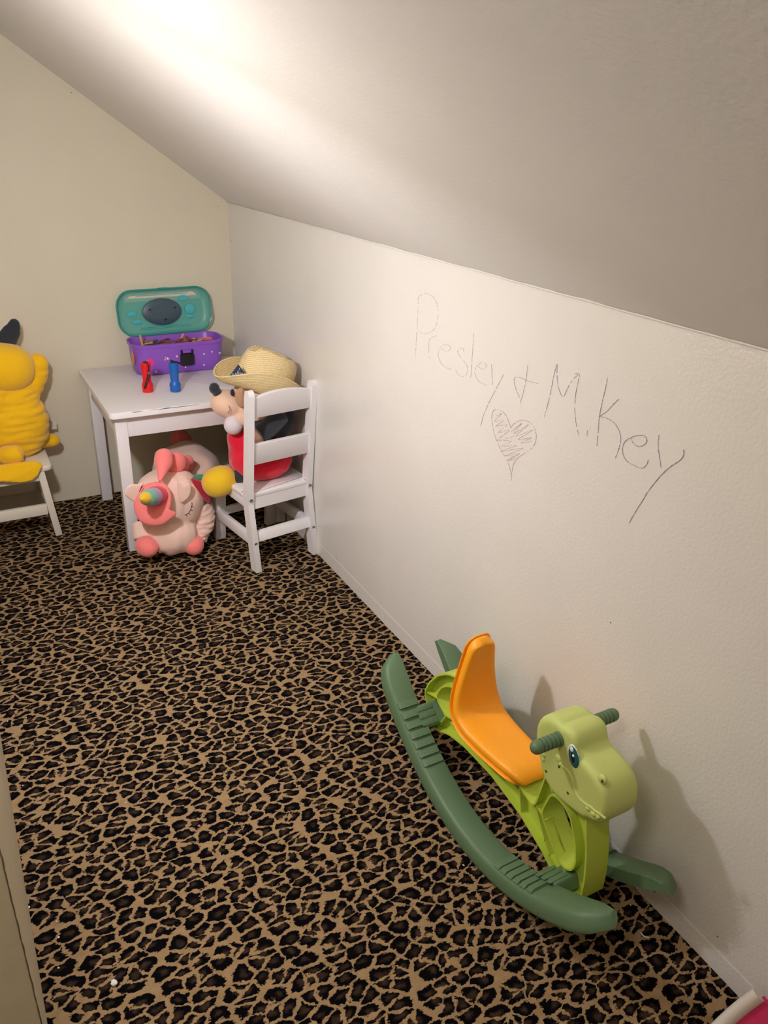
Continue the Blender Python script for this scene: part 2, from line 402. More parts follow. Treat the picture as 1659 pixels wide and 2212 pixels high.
k = MB(); k.lathe([(.04, 0), (.04, .012), (.018, .02), (.016, .055), (.012, .056)], Matrix.Translation((XL, LAMP.y, LAMP.z)) @ Matrix.Rotation(PI/2, 4, 'Y'), 20); k.build('socket', M_WHITE, t, O)

# ------------------------------------------------------------ table
t = thing('play_table', 'small white square wooden table with worn front edge in the back corner', 'table', (-.325, -.295, 0))
O = t.location.copy()
TZ = .535
k = MB(); rr = [Vector((p.x-.325, p.y-.297, 0)) for p in rrect(.610, .578, .018)]
def lp(pts, z, d=0):
    q = offset2([Vector((p.x, p.y)) for p in pts], d); return [Vector((a.x, a.y, z)) for a in q]
k.loft([lp(rr, TZ-.022, .002), lp(rr, TZ-.020), lp(rr, TZ-.003), lp(rr, TZ-.0008, .0012), lp(rr, TZ, .004)])
k.build('tabletop', M_WHITE, t, O)
x0, x1, y0, y1 = -.608, -.042, -.548, -.030
for lx in (x0, x1-.002):
    for ly in (y0, y1-.038):
        k = MB(); k.box((lx+.019, ly+.019, (TZ-.022)/2), (.040, .040, TZ-.022), bevel=.002); k.build('leg', M_WHITE, t, O)
for (c, s) in (((-.325, y0+.012, .473), (.530, .016, .079)), ((-.325, y1-.012, .473), (.530, .016, .079)), ((x0+.012, -.289, .473), (.016, .440, .079)), ((x1+.024, -.289, .473), (.016, .440, .079))):
    k = MB(); k.box(c, s, bevel=.0015); k.build('apron', M_WHITE, t, O)
for (a, b, w) in ((-.56, -.52, .0014), (-.50, -.33, .0012), (-.47, -.42, .002)):
    k = MB(); n = 12
    k.tube([(a+(b-a)*i/n, -.5862, TZ-.0028+.0004*random.uniform(-1, 1)) for i in range(n+1)], [.0003+w*.7*math.sin(PI*i/n)*random.uniform(.5, 1) for i in range(n+1)], 6)
    k.build('worn_edge', M_WEAR, t, O, label='dark scuffed line where paint has worn off')

# ------------------------------------------------------------ chairs (local: faces +y, base centre at origin)
def chair(label, m_, loc, rz, group):
    t = thing('child_chair', label, 'chair', loc, rz, group)
    hw = .128
    for s in (-1, 1):
        k = MB(); prof = [(-.172, 0), (-.130, .245), (-.165, .635), (-.160, .648), (-.149, .652), (-.138, .648), (-.132, .635), (-.092, .245), (-.131, 0)]
        xa, xb = s*hw, s*(hw-.020)
        pr = round_poly([(a, b, 0) for a, b in prof], .004, 2)
        k.loft([[Vector((xa-s*.0015, p.x*(1)-0, p.y)) if 0 else Vector((xa, p.x, p.y)) for p in pr], [Vector((xb, p.x, p.y)) for p in pr]])
        post = k.build('back_post', m_, t, angle=50)
        for z, y in ((.262, -.1325), (.105, -.1535)):
            q = MB(); q.lathe([(.0001, .0012), (.0028, .0012), (.003, .0005), (.0042, .0022), (.0058, .0020), (.0062, 0)], Matrix.Translation((s*(hw-.010), y, z)) @ Matrix.Rotation(PI/2+math.radians(9), 4, 'X'), 14); q.build('bolt', M_BOLT, post)
        k = MB(); k.beam((s*(hw-.020), .146, 0), (s*(hw-.020), .118, .262), .040, .024, (0, 1, 0), .002); k.build('front_leg', m_, t)
        k = MB(); k.box((s*(hw-.010), .005, .245), (.016, .215, .036), bevel=.0015); k.build('seat_rail', m_, t)
        k = MB(); k.box((s*(hw-.010), -.002, .112), (.016, .245, .040), bevel=.0015); k.build('side_stretcher', m_, t)
    def cross(y, z0, z1, arch=0, th=.016, name='back_slat', lean=0):
        k = MB(); n = 12; w = hw-.019; loops = []
        for i in range(n+1):
            x = -w+2*w*i/n; top = z1+arch*(1-(x/w)**2)
            r = [(y+lean*(z0-.45)-th/2, z0+.0015), (y+lean*(z0-.45)-th/2+.0015, z0), (y+lean*(z0-.45)+th/2-.0015, z0), (y+lean*(z0-.45)+th/2, z0+.0015),
                 (y+lean*(top-.45)+th/2, top-.0015), (y+lean*(top-.45)+th/2-.0015, top), (y+lean*(top-.45)-th/2+.0015, top), (y+lean*(top-.45)-th/2, top-.0015)]
            loops.append([Vector((x, a, b)) for a, b in r])
        k.loft(loops); return k.build(name, m_, t)
    cross(-.132, .556, .622, .016, lean=-.09)
    cross(-.132, .388, .462, 0, lean=-.09)
    cross(-.114, .220, .266, 0, name='back_rail')
    cross(-.092, .102, .140, 0, name='back_stretcher', lean=.12)
    cross(.118, .226, .262, 0, name='front_rail')
    cross(.127, .100, .130, 0, name='front_stretcher')
    k = MB(); pl = [Vector((p.x, p.y+.018, 0)) for p in rrect(.262, .282, .022)]
    # seat board notched between the back posts
    out = []
    for p in pl:
        if p.y < -.095 and abs(p.x) > .104: p = Vector((math.copysign(.131, p.x), -.088, 0)) if abs(p.x) > .118 else Vector((math.copysign(.106, p.x), max(p.y, -.123), 0))
        out.append(p)
    k.loft([lp(out, .264, .0012), lp(out, .2655), lp(out, .277), lp(out, .2795, .0015), lp(out, .281, .004)])
    k.build('seat', m_, t)
    return t
near_rz = math.radians(9)
near_chair = chair('white ladder-back child chair at the table with its back to the camera', M_WHITE, (-.152, -.700, 0), near_rz, None)
left_chair = chair('cream child chair at the left edge under the yellow plush toy', M_WHITE2, (-.960, -.185, 0), -PI/2, None)

# ------------------------------------------------------------ plush materials
def plush(name, c, var=.05): return mat(name, c, .95, .6, 420, var, 14, spec=.1, sheen=.35, dist=.0015)
P_YEL = plush('yellow_plush', '#f9c21c'); P_GREY = plush('charcoal_plush', '#33353c'); P_PINK = plush('pale_pink_plush', '#f3cfbf')
P_CORAL = plush('coral_plush', '#fb8682'); P_RED = plush('red_plush', '#e01a38'); P_TAN = plush('beige_plush', '#eac3aa')
P_SHOE = plush('yellow_shoe_plush', '#e9bf2a'); P_WHITE = plush('white_plush', '#ddd2d6'); P_TEAL = plush('mint_plush', '#6fb59c')
P_LILAC = plush('lilac_plush', '#b08ab0'); P_GREEN = plush('green_plush', '#5a9a78'); P_CRIM = plush('crimson_plush', '#b8283f')
P_THREAD = mat('dark_thread', '#2a2740', .8); P_SEAM = mat('yellow_thread', '#d89a10', .8)

# ------------------------------------------------------------ yellow plush on the left chair
t = thing('yellow_plush_toy', 'large plain yellow plush toy with a dark ear on the left chair', 'plush toy', (-.88, -.16, .281))
O = t.location.copy()
def PX(u, v, y): return px(u, v, 1, y)
k = MB()
k.ell((-.905, -.165, .405), (.130, .095, .135), sub=4, power=2.2)
k.ell((-.905, -.160, .500), (.115, .082, .09), sub=4)
k.tube([PX(60, 850, -.15), PX(80, 815, -.15), PX(84, 782, -.15)], [.040, .037, .034], 20); k.ell(PX(82, 786, -.15), (.036, .034, .036))
k.tube([PX(-30, 900, -.20), PX(-5, 862, -.21), PX(-8, 835, -.21)], [.045, .042, .035], 20)
b_ = k.build('body', P_YEL, t, O, voxel=.006, relax=8)
crumple(b_, .006, 30, (.5, .5, 2.2))
k = MB(); k.ell(PX(-5, 793, -.17), (.120, .095, .088), RY(8), sub=4, power=2.3)
h_ = k.build('head', P_YEL, t, O, voxel=.006, relax=4)
k = MB(); k.tube([PX(0, 760, -.16), PX(14, 735, -.155), PX(28, 712, -.15), PX(36, 695, -.15)], [.034, .036, .030, .012], 18, .55); k.ell(PX(30, 708, -.15), (.022, .014, .034), RY(12))
k.build('ear', P_GREY, t, O, voxel=.005, relax=5)
k = MB(); k.tube([PX(5, 985, -.27), PX(28, 984, -.285), PX(44, 978, -.285)], [.034, .036, .032], 18); k.ell(PX(26, 982, -.285), (.040, .036, .032)); k.build('foot', P_YEL, t, O, voxel=.005, relax=6)
k = MB(); k.ell(PX(108, 951, -.12), (.038, .034, .026), RY(10)); k.tube([PX(80, 950, -.14), PX(112, 952, -.12)], [.032, .026], 16); k.build('foot', P_YEL, t, O, voxel=.005, relax=6)
k = MB()
tl = [PX(-60, 1012, -.31), PX(0, 1005, -.315), PX(60, 997, -.32), PX(84, 997, -.32), PX(92, 1005, -.325), PX(82, 1026, -.335), PX(70, 1038, -.335), PX(40, 1042, -.34), PX(0, 1040, -.34), PX(-60, 1045, -.34)]
k.loft([[p+Vector((0, dy, 0)) for p in tl] for dy in (-.010, -.004, .006, .012)]); k.build('tail', P_YEL, t, O, voxel=.005, relax=5)
k = MB(); k.box(PX(116, 919, -.06), (.020, .0012, .030)); k.build('care_tag', mat('satin_tag', '#e9e2dc', .4, alpha=.75), t, O)
k = MB(); k.tube([PX(0, 813, -.262), PX(25, 805, -.258), PX(45, 795, -.245), PX(60, 785, -.215)], .0009, 6); k.build('seam', P_SEAM, t, O)

# ------------------------------------------------------------ unicorn plush under the table
t = thing('unicorn_plush_toy', 'pale pink unicorn plush with rainbow horn lying under the table', 'plush toy', (-.44, -.48, 0))
O = t.location.copy()
k = MB()
k.ell((-.33, -.36, .150), (.135, .19, .150), RZ(-12), sub=4, power=2.2)
k.ell((-.40, -.50, .13), (.12, .12, .125), sub=4)
b_ = k.build('body', P_PINK, t, O, voxel=.007, relax=8); crumple(b_, .008, 18)
k = MB()
k.ell(PX(366, 1078, -.60), (.120, .100, .108), sub=4, power=2.3)
k.ell(PX(371, 1150, -.63), (.088, .085, .072), sub=4, power=2.4)
h_ = k.build('head', P_PINK, t, O, voxel=.006, relax=8); crumple(h_, .007, 22, (1.6, 1, .7))
for (u, v, dx, rz_) in ((317, 1180, -.03, 14), (418, 1176, .03, -12)):
    k = MB(); k.ell(PX(u, v, -.675), (.038, .048, .037), RZ(rz_)); o = k.build('hoof', P_CORAL, t, O, voxel=.005, relax=4)
k = MB(); k.tube([PX(430, 1090, -.60), PX(436, 1130, -.62), PX(425, 1165, -.64)], [.05, .048, .036], 18); b2 = k.build('leg', P_PINK, t, O, voxel=.005, relax=5); crumple(b2, .007, 45, (.6, .6, 2))
k = MB(); k.tube([PX(305, 1130, -.60), PX(310, 1165, -.64)], [.035, .034], 18); k.build('leg', P_PINK, t, O, voxel=.005, relax=5)
# fringe and horn
def disc(center, nrm_, pts2, th):
    n = Vector(nrm_).normalized(); a = Vector((0, 0, 1)); xx = a.cross(n).normalized(); yy = n.cross(xx)
    return center, n, xx, yy
cdir = (CAM-PX(332, 1090, -.72)).normalized()
Fc = PX(332, 1092, -.735); nn = Vector((-.25, -.80, .38)).normalized(); xx = Vector((0, 0, 1)).cross(nn).normalized()*1; yy = nn.cross(xx)
def face_pt(u, v, lift=0.0):
    d = r2*((u-W_PX/2)/F_PX)+u2*(-(v-H_PX/2)/F_PX)+fw; tt = (Fc+nn*lift-CAM).dot(nn)/d.dot(nn); return CAM+d*tt
fo = [(345, 1040), (362, 1050), (370, 1068), (370, 1090), (367, 1100), (371, 1104), (379, 1106), (379, 1113), (368, 1122), (352, 1134), (325, 1136), (302, 1126), (291, 1106), (289, 1085), (296, 1063), (315, 1046)]
fo = cat_rom([Vector((a, b, 0)) for a, b in fo], 3)
k = MB()
cen = Vector((332, 1090, 0))
def ring(s, lift): return [face_pt(cen.x+(p.x-cen.x)*s, cen.y+(p.y-cen.y)*s, lift) for p in fo]
k.loft([ring(.97, -.020), ring(1, -.012), ring(.985, -.004), ring(.9, .002), ring(.6, .006), ring(.2, .007)])
k.build('fringe', P_CORAL, t, O)
hb = face_pt(341, 1071, 0); hd = (PX(307, 1077, -.86)-hb); hl = hd.length; hd.normalize()
Hm = Matrix.Translation(hb) @ hd.to_track_quat('Z', 'Y').to_matrix().to_4x4()
hp = [(.034, -.01), (.034, .0), (.0325, .03), (.030, .034), (.030, .036), (.029, .062), (.027, .066), (.027, .068), (.0235, .093), (.020, .097), (.020, .099), (.014, .115), (.004, .124)]
sc_ = hl/.124
for (a, b, mm, nm) in ((0, 4, P_RED, 'horn_base'), (3, 7, P_LILAC, 'horn_band'), (6, 10, P_TEAL, 'horn_band'), (9, 13, P_SHOE, 'horn_tip')):
    k = MB(); k.lathe([(r_, z_*sc_) for r_, z_ in hp[a:b]], Hm, 20); o = k.build(nm, mm, t, O)
# ears
k = MB(); e = cat_rom([Vector((a, b, 0)) for a, b in ((383, 1040), (395, 1050), (408, 1042), (413, 1052), (410, 1070), (400, 1082), (391, 1086), (386, 1070))], 3)
k.loft([[PX(p.x, p.y, -.705+dy) for p in e] for dy in (-.012, -.006, .006, .014)]); k.build('ear', P_PINK, t, O, voxel=.004, relax=4)
k = MB(); e = cat_rom([Vector((a, b, 0)) for a, b in ((312, 1040), (300, 1046), (283, 1046), (271, 1057), (271, 1070), (283, 1080), (293, 1084), (303, 1060))], 3)
k.loft([[PX(p.x, p.y, -.690+dy) for p in e] for dy in (-.016, -.006, .006, .016)]); k.build('ear', P_PINK, t, O, voxel=.004, relax=4)
# coral mane: forelock and curls
k = MB(); k.tube([PX(345, 1040, -.72), PX(350, 1018, -.69), PX(353, 1000, -.66), PX(354, 980, -.63), PX(353, 970, -.62)], [.006, .018, .032, .030, .012], 18); k.build('forelock', P_CORAL, t, O, voxel=.005, relax=4)
k = MB()
for (u, v, y, r_) in ((378, 999, -.60, .040), (390, 1003, -.57, .034), (402, 1008, -.54, .026), (411, 1003, -.50, .020), (418, 1003, -.48, .014), (404, 996, -.55, .024)): k.ell(PX(u, v, y), (r_, r_*.8, r_), sub=3)
k.build('mane', P_CORAL, t, O, voxel=.005, relax=3)
k = MB(); k.tube([PX(375, 950, -.20), PX(392, 945, -.22), PX(410, 955, -.24)], [.03, .04, .02], 16); k.build('tail', P_CORAL, t, O, voxel=.006, relax=4)
# wing in green and crimson
def slab(pts, y0_, th, nm, mm):
    k = MB(); e = cat_rom([Vector((a, b, 0)) for a, b in pts], 3); c = sum(e, Vector())/len(e)
    k.loft([[PX(c.x+(p.x-c.x)*s, c.y+(p.y-c.y)*s, y0_+dy) for p in e] for s, dy in ((.85, -th), (1, -th*.4), (1, th*.4), (.85, th))]); return k.build(nm, mm, t, O)
slab(((412, 1034), (425, 1035), (440, 1044), (452, 1062), (455, 1088), (440, 1078), (428, 1062), (418, 1048)), -.655, .012, 'wing', P_CRIM)
slab(((415, 1030), (428, 1024), (445, 1026), (452, 1034), (440, 1038), (425, 1036)), -.63, .012, 'wing', P_GREEN)
# stitched closed eye and nostrils
M_ = lambda pts, y_: [PX(a, b, y_) for a, b in pts]
k = MB(); k.tube(cat_rom(M_([(399, 1112), (405, 1110), (411, 1103), (415, 1090), (414, 1086)], -.727), 4, False), .0014, 6)
for a, b in (((403, 1111), (404, 1116)), ((407, 1108), (411, 1112)), ((411, 1101), (416, 1103)), ((413, 1094), (418, 1095))): k.tube(M_((a, b), -.727), .0012, 6)
k.build('stitched_eye', P_THREAD, t, O)
k = MB(); k.tube(cat_rom(M_([(307, 1049), (304, 1056), (301, 1062)], -.722), 3, False), .0014, 6); k.build('stitched_eye', P_THREAD, t, O)
for u, v in ((346, 1191), (375, 1187)):
    k = MB(); c = PX(u, v, -.722); k.tube([c+Vector((.0045*math.cos(a*PI/5), 0, .005*math.sin(a*PI/5))) for a in range(11)], .0008, 6); k.build('nostril_stitch', P_CORAL, t, O)

# ------------------------------------------------------------ seated plush on the near chair
t = thing('dressed_plush_toy', 'plush toy in red trousers and dark jacket seated on the near chair', 'plush toy', (-.17, -.66, .281))
O = t.location.copy()
k = MB(); k.ell((-.150, -.685, .345), (.110, .105, .072), sub=4, power=2.3); k.ell((-.175, -.655, .40), (.082, .085, .085), sub=4)
k.tube([(-.18, -.66, .33), (-.215, -.675, .322), (-.24, -.69, .318)], [.05, .045, .036], 18)
tr = k.build('trousers', P_RED, t, O, voxel=.006, relax=8); crumple(tr, .004, 30)
k = MB(); k.ell((-.125, -.690, .485), (.100, .085, .085), sub=4, power=2.2); k.ell((-.13, -.69, .44), (.09, .08, .06), sub=3)
j_ = k.build('jacket', P_GREY, t, O, voxel=.006, relax=6); crumple(j_, .006, 25)
k = MB(); k.tube([(-.10, -.775, .525), (-.145, -.785, .495), (-.185, -.785, .470)], [.030, .033, .034], 18); k.build('sleeve', P_GREY, t, O, voxel=.005, relax=4)
k = MB(); k.ell((-.205, -.785, .462), (.034, .026, .026), RY(30)); k.build('paw', P_TAN, t, O)
# leg and shoe
a = px(525, 1030, 1, -.72); b = px(500, 1040, 1, -.70)
k = MB(); k.tube([(-.235, -.70, .318), a, b], [.030, .026, .025], 16); k.build('trouser_leg', P_GREY, t, O, voxel=.005, relax=3)
k = MB(); c = px(474, 1040, 1, -.69); k.ell(c, (.062, .055, .052), RY(-20), sub=4, power=2.2); k.ell(px(500, 1042, 1, -.695), (.024, .040, .040))
k.build('shoe', P_SHOE, t, O, voxel=.005, relax=4)
# head
k = MB()
k.ell(px(555, 870, 1, -.68), (.100, .090, .085), sub=4)
k.ell(px(492, 872, 1, -.68), (.060, .056, .048), RY(18), sub=4)
k.ell(px(520, 897, 1, -.69), (.055, .055, .042), sub=4)
k.build('head', P_TAN, t, O, voxel=.005, relax=6)
k = MB(); k.ell(px(463, 839, 1, -.685), (.018, .018, .020)); k.tube([px(463, 839, 1, -.685), px(474, 856, 1, -.68)], [.015, .017], 14); k.build('nose', P_GREY, t, O, voxel=.0035, relax=3)
k = MB(); k.tube(cat_rom([px(492, 893, 1, -.744), px(497, 885, 1, -.745), px(494, 876, 1, -.744)], 4, False), .0009, 6); k.build('mouth_stitch', P_THREAD, t, O)
k = MB(); k.ell(px(502, 848, 1, -.728), (.007, .005, .012)); k.build('eye', P_THREAD, t, O)
k = MB(); ea = px(519, 862, 1, -.765); k.ell(ea, (.017, .010, .034), RY(-12)); k.ell(ea+Vector((.004, .004, .022)), (.013, .012, .016)); k.build('floppy_ear', plush('tan_ear_plush', '#b98f6f'), t, O, voxel=.004, relax=3)
k = MB(); k.ell(px(504, 918, 1, -.72), (.032, .030, .034)); k.build('scarf_bobble', P_WHITE, t, O)

# ------------------------------------------------------------ straw hat
def straw():
    m = mat('woven_straw', '#dcc08c', .75, spec=.3)
    nt = m.node_tree; b = nt.nodes['Principled BSDF']; L = nt.links.new; tc = nt.nodes.new('ShaderNodeTexCoord')
    w = nt.nodes.new('ShaderNodeTexWave'); w.wave_type = 'BANDS'; w.bands_direction = 'Z'; w.inputs['Scale'].default_value = 55; w.inputs['Distortion'].default_value = 1.5
    w2 = nt.nodes.new('ShaderNodeTexWave'); w2.wave_type = 'RINGS'; w2.rings_direction = 'Z'; w2.inputs['Scale'].default_value = 55; w2.inputs['Distortion'].default_value = 1.0
    n = nt.nodes.new('ShaderNodeTexNoise'); n.inputs['Scale'].default_value = 260; n.inputs['Detail'].default_value = 2
    L(tc.outputs['Object'], w.inputs['Vector']); L(tc.outputs['Object'], w2.inputs['Vector']); L(tc.outputs['Object'], n.inputs['Vector'])
    a = nt.nodes.new('ShaderNodeMath'); a.operation = 'MULTIPLY_ADD'; a.inputs[1].default_value = .5; L(w.outputs['Fac'], a.inputs[0]); L(n.outputs['Fac'], a.inputs[2])
    cr = nt.nodes.new('ShaderNodeMix'); cr.data_type = 'RGBA'; cr.inputs[6].default_value = lin('#b8975f'); cr.inputs[7].default_value = lin('#ecd7a6'); L(a.outputs[0], cr.inputs[0])
    L(cr.outputs[2], b.inputs['Base Color'])
    bp = nt.nodes.new('ShaderNodeBump'); bp.inputs['Strength'].default_value = .7; bp.inputs['Distance'].default_value = .0015; L(a.outputs[0], bp.inputs['Height']); L(bp.outputs['Normal'], b.inputs['Normal'])
    return m
M_STRAW = straw()
HC = px(563, 838, 1, -.70)
t = thing('straw_cowboy_hat', 'woven straw cowboy hat with curled brim on the seated plush toy', 'hat', HC)
Mh = Matrix.Translation(HC) @ Euler((math.radians(3), math.radians(24), math.radians(8))).to_matrix().to_4x4()
seg = 56
def hat_ring(rx, ry, z, curl=0.0, pinch=0.0, crease=0.0):
    o = []
    for j in range(seg):
        a = 2*PI*j/seg; x = rx*math.cos(a); y = ry*math.sin(a)
        zz = z+curl*abs(math.sin(a))**1.6 - curl*.30*abs(math.cos(a))**3
        yy_ = y*(1-pinch*max(0, -math.cos(a))**2)
        if curl: yy_ *= 1-.26*(curl/.06)*abs(math.sin(a))
        if crease: zz -= crease*math.exp(-(y/.022)**2)
        o.append(Mh @ Vector((x, yy_, zz)))
    return o
k = MB()
k.loft([hat_ring(.172, .140, .010, .058), hat_ring(.158, .130, -.002, .048), hat_ring(.136, .112, -.010, .030), hat_ring(.112, .094, -.012, .012), hat_ring(.101, .086, -.006),
        hat_ring(.101, .085, .015), hat_ring(.100, .083, .045), hat_ring(.098, .079, .084, pinch=.12), hat_ring(.092, .073, .110, pinch=.2, crease=.004), hat_ring(.078, .058, .126, pinch=.25, crease=.018), hat_ring(.050, .034, .129, crease=.030), hat_ring(.014, .010, .128, crease=.030)], cap0=False)
hat_b = k.build('hat_body', M_STRAW, t, HC, solid=.0035)
k = MB(); rg = hat_ring(.173, .141, .0105, .059); k.tube(rg+[rg[0]], .0032, 6); k.build('brim_edge', M_STRAW, t, HC)
# small printed scarf tucked in the brim
M_NAVY = mat('navy_print_cloth', '#26304f', .8, .3, 300)
k = MB(); q = [px(497, 811, 1, -.775), px(515, 787, 1, -.755), px(532, 811, 1, -.775), px(512, 816, 1, -.785)]
k.loft([[p+Vector((0, d, 0)) for p in q] for d in (-.0008, .0008)]); pt = k.build('printed_label', M_NAVY, t, HC, smooth=False, label='navy cloth label with white script')
k = MB()
for s in ([(501, 812), (503, 806), (506, 813), (509, 806)], [(509, 806), (511, 812), (513, 803), (514, 811)], [(514, 800), (516, 808), (519, 803), (519, 810), (523, 805)], [(517, 795), (518, 800)], [(523, 805), (525, 811), (528, 807)]):
    k.tube([px(a, b, 1, -.782) for a, b in s], .0007, 5)
k.build('white_script', mat('white_print', '#e8e8ee', .7), t, HC)

# ------------------------------------------------------------ art case
BX0, BX1, BY0, BY1 = -.452, -.098, -.205, -.040
bc = Vector(((BX0+BX1)/2, (BY0+BY1)/2, TZ))
t = thing('art_case', 'purple plastic art case with open teal lid on the table', 'art case', bc)
M_PUR = mat('purple_plastic', '#9159c8', .35, .05, 80); M_TEAL = mat('teal_translucent_plastic', '#66c8bc', .35, alpha=.5, spec=.6)
M_TEALR = mat('teal_plastic', '#2a9a90', .25, alpha=.9); M_SLATE = mat('slate_blue_plastic', '#3f5563', .4); M_BLK = mat('black_plastic', '#17171c', .3)
bw, bd, bh = BX1-BX0, BY1-BY0, .118
def brr(w, d, r, z): return [Vector((bc.x+p.x, bc.y+p.y, z)) for p in rrect(w, d, r, 8)]
k = MB(); k.loft([brr(bw-.036, bd-.030, .045, TZ+.001), brr(bw-.026, bd-.022, .050, TZ+.004), brr(bw-.012, bd-.008, .055, TZ+.05), brr(bw-.006, bd-.004, .058, TZ+bh-.012), brr(bw+.004, bd+.004, .06, TZ+bh-.011), brr(bw+.004, bd+.004, .06, TZ+bh), brr(bw-.004, bd-.004, .057, TZ+bh+.001),
                  brr(bw-.012, bd-.010, .054, TZ+bh-.004), brr(bw-.020, bd-.016, .052, TZ+.05), brr(bw-.040, bd-.034, .044, TZ+.010)])
k.build('case_body', M_PUR, t, bc, angle=60)
# lid, leaning back against the wall
lidw, lidh = .362, .168
Ml = Matrix.Translation((bc.x-.008, BY1+.006, TZ+bh+.002)) @ Euler((math.radians(90-8), 0, 0)).to_matrix().to_4x4() @ Matrix.Rotation(math.radians(.6), 4, 'Z')
def lrr(w, h, r, z): return [Ml @ Vector((p.x, p.y+lidh/2, z)) for p in rrect(w, h, r, 8)]
k = MB(); k.loft([lrr(lidw, lidh, .058, .012), lrr(lidw-.004, lidh-.004, .056, .0), lrr(lidw-.022, lidh-.022, .05, -.012), lrr(lidw-.06, lidh-.05, .036, -.016)], cap0=False)
k.build('lid', M_TEAL, t, bc, solid=.0018, angle=60)
k = MB(); rg = lrr(lidw+.001, lidh+.001, .058, .012); k.tube(rg+[rg[0]], .0032, 8); k.build('lid_rim', M_TEALR, t, bc)
k = MB(); k.tube([Ml @ Vector((a, lidh+.001, .012)) for a in (-.018, .018)], .0042, 8); k.build('lid_catch', M_TEALR, t, bc)
def Ldisc(cx_, cy_, rx, ry, z0, z1, nm, mm, n=28):
    k = MB(); f = lambda s, z: [Ml @ Vector((cx_+rx*s*math.cos(2*PI*j/n), cy_+ry*s*math.sin(2*PI*j/n), z)) for j in range(n)]
    k.loft([f(1, z0), f(1, z1-.0015), f(.96, z1), f(.5, z1+.0006)]); return k.build(nm, mm, t, bc)
ov = Ldisc(-.008, .082, .075, .051, -.014, -.003, 'oval_insert', M_SLATE)
for cx_, cy_ in ((-.055, .092), (.043, .094), (.001, .052)):
    k = MB(); k.box((0, 0, 0), (.008, .007, .003)); k.v = [Ml @ (p+Vector((cx_, cy_, -.0018))) for p in k.v]; k.build('square_slot', M_BLK, t, bc)
M_TB = mat('pale_teal_plastic', '#49b8c0', .3)
for cx_, cy_, rx, ry in ((.104, .085, .021, .020), (.082, .128, .020, .011), (.100, .056, .020, .007), (-.125, .080, .020, .010), (-.108, .050, .020, .009)):
    Ldisc(cx_, cy_, rx, ry, -.0145, -.010, 'moulded_bump', M_TB, 20)
for yy_ in (.020, .026, .146):
    k = MB(); k.tube([Ml @ Vector((a, yy_, -.0125)) for a in (-.10, .0, .10)], .0012, 6); k.build('moulded_rib', M_TB, t, bc)
# clasp
cxp = px(405, 775, 1, BY0-.004)
k = MB(); cl = rrect(.052, .046, .009, 4)
k.loft([[Vector((cxp.x+p.x*s, BY0+.002-d, cxp.z-.002+p.y*s)) for p in cl] for s, d in ((1, 0), (1, .010), (.93, .013), (.6, .0145))]); cp = k.build('clasp', M_BLK, t, bc)
for s in (-1, 1):
    k = MB(); k.box((cxp.x+s*.021, BY0-.004, cxp.z+.027), (.005, .008, .018), bevel=.001); k.build('clasp_arm', M_BLK, t, bc)
k = MB(); k.box((cxp.x, BY0-.004, cxp.z+.028), (.032, .006, .010), bevel=.001); k.build('catch_tab', M_PUR, t, bc)
# stickers
M_ST = mat('cream_sticker', '#efe3d6', .5); M_STP = mat('pink_sticker', '#e0409e', .4); M_STO = mat('orange_sticker', '#d98a55', .5)
def front_y(z): return BY0+.004-.0035*min(1, max(0, (z-TZ-.03)/.06))
def star(u, v, r, mm, nm='star_sticker', n=5, inner=.5):
    c = px(u, v, 1, BY0); k = MB(); o = []
    for j in range(2*n):
        a = PI/2+PI*j/n; rr_ = r if j % 2 == 0 else r*inner; o.append((c.x+rr_*math.cos(a), c.z+rr_*math.sin(a)))
    y = front_y(c.z)
    k.loft([[Vector((a, y-.0012, b)) for a, b in o], [Vector((a, y+.003, b)) for a, b in o]]); return k.build(nm, mm, t, bc, smooth=False)
for u, v, r in ((382.5, 770, .0052), (441, 765, .0045), (458, 760, .004), (475, 762.5, .004), (441.5, 789, .0042), (401.5, 794, .004), (338, 803.5, .0042), (358, 773, .003), (357, 777.5, .003), (362.5, 775, .006)): star(u, v, r, M_ST)
star(426, 777, .004, M_STP)
c = px(324, 784, 1, BY0); k = MB()
k.loft([[Vector((c.x+.0185*s*math.cos(a*PI/12), front_y(c.z)+d, c.z+.0185*s*math.sin(a*PI/12))) for a in range(24)] for s, d in ((1, .004), (1, -.0006), (.85, -.0012))]); k.build('round_sticker', M_STP, t, bc)
k = MB(); c = px(288, 775, 1, BY0+.045); k.ell((BX0+.004, BY0+.055, TZ+.062), (.004, .020, .028), sub=2); k.build('round_sticker', M_STO, t, bc, label='orange sticker on the case end')

# crayons in the case: each one a thing
PAL = {'brown': '#7a4a30', 'maroon': '#8a2c35', 'pink': '#d98a8a', 'tan': '#c9a271', 'black': '#2b2326', 'cream': '#e6d9c6', 'coral': '#d9604e', 'olive': '#6f6a3a', 'violet': '#6a4a86', 'green': '#4a7a4c'}
PM = {n_: mat(n_+'_crayon_wax', c_, .55) for n_, c_ in PAL.items()}
def crayon(p, d, L_, r_, colr, label, group=None):
    t = thing('crayon', label, 'crayon', p, 0, group)
    q = Vector(d).normalized().to_track_quat('Z', 'Y').to_matrix().to_4x4()
    k = MB(); k.lathe([(r_, 0), (r_, L_*.84)], q, 10); o = k.build('wrapper', PM[colr], t)
    k = MB(); k.lathe([(r_*.88, L_*.84), (r_*.86, L_*.88), (r_*.35, L_), (.0005, L_+.0005)], q, 10); k.build('tip', PM[colr], t)
    return t
zc = TZ+bh
crayon(Vector(px(309, 752, 1, -.13)), (-.12, .1, 1), .052, .0048, 'tan', 'tan crayon standing upright at the left end of the purple case')
crayon(Vector((-.310, -.140, zc-.020)), (.9, -.1, .34), .062, .0048, 'maroon', 'dark red crayon leaning over the pile near the middle')
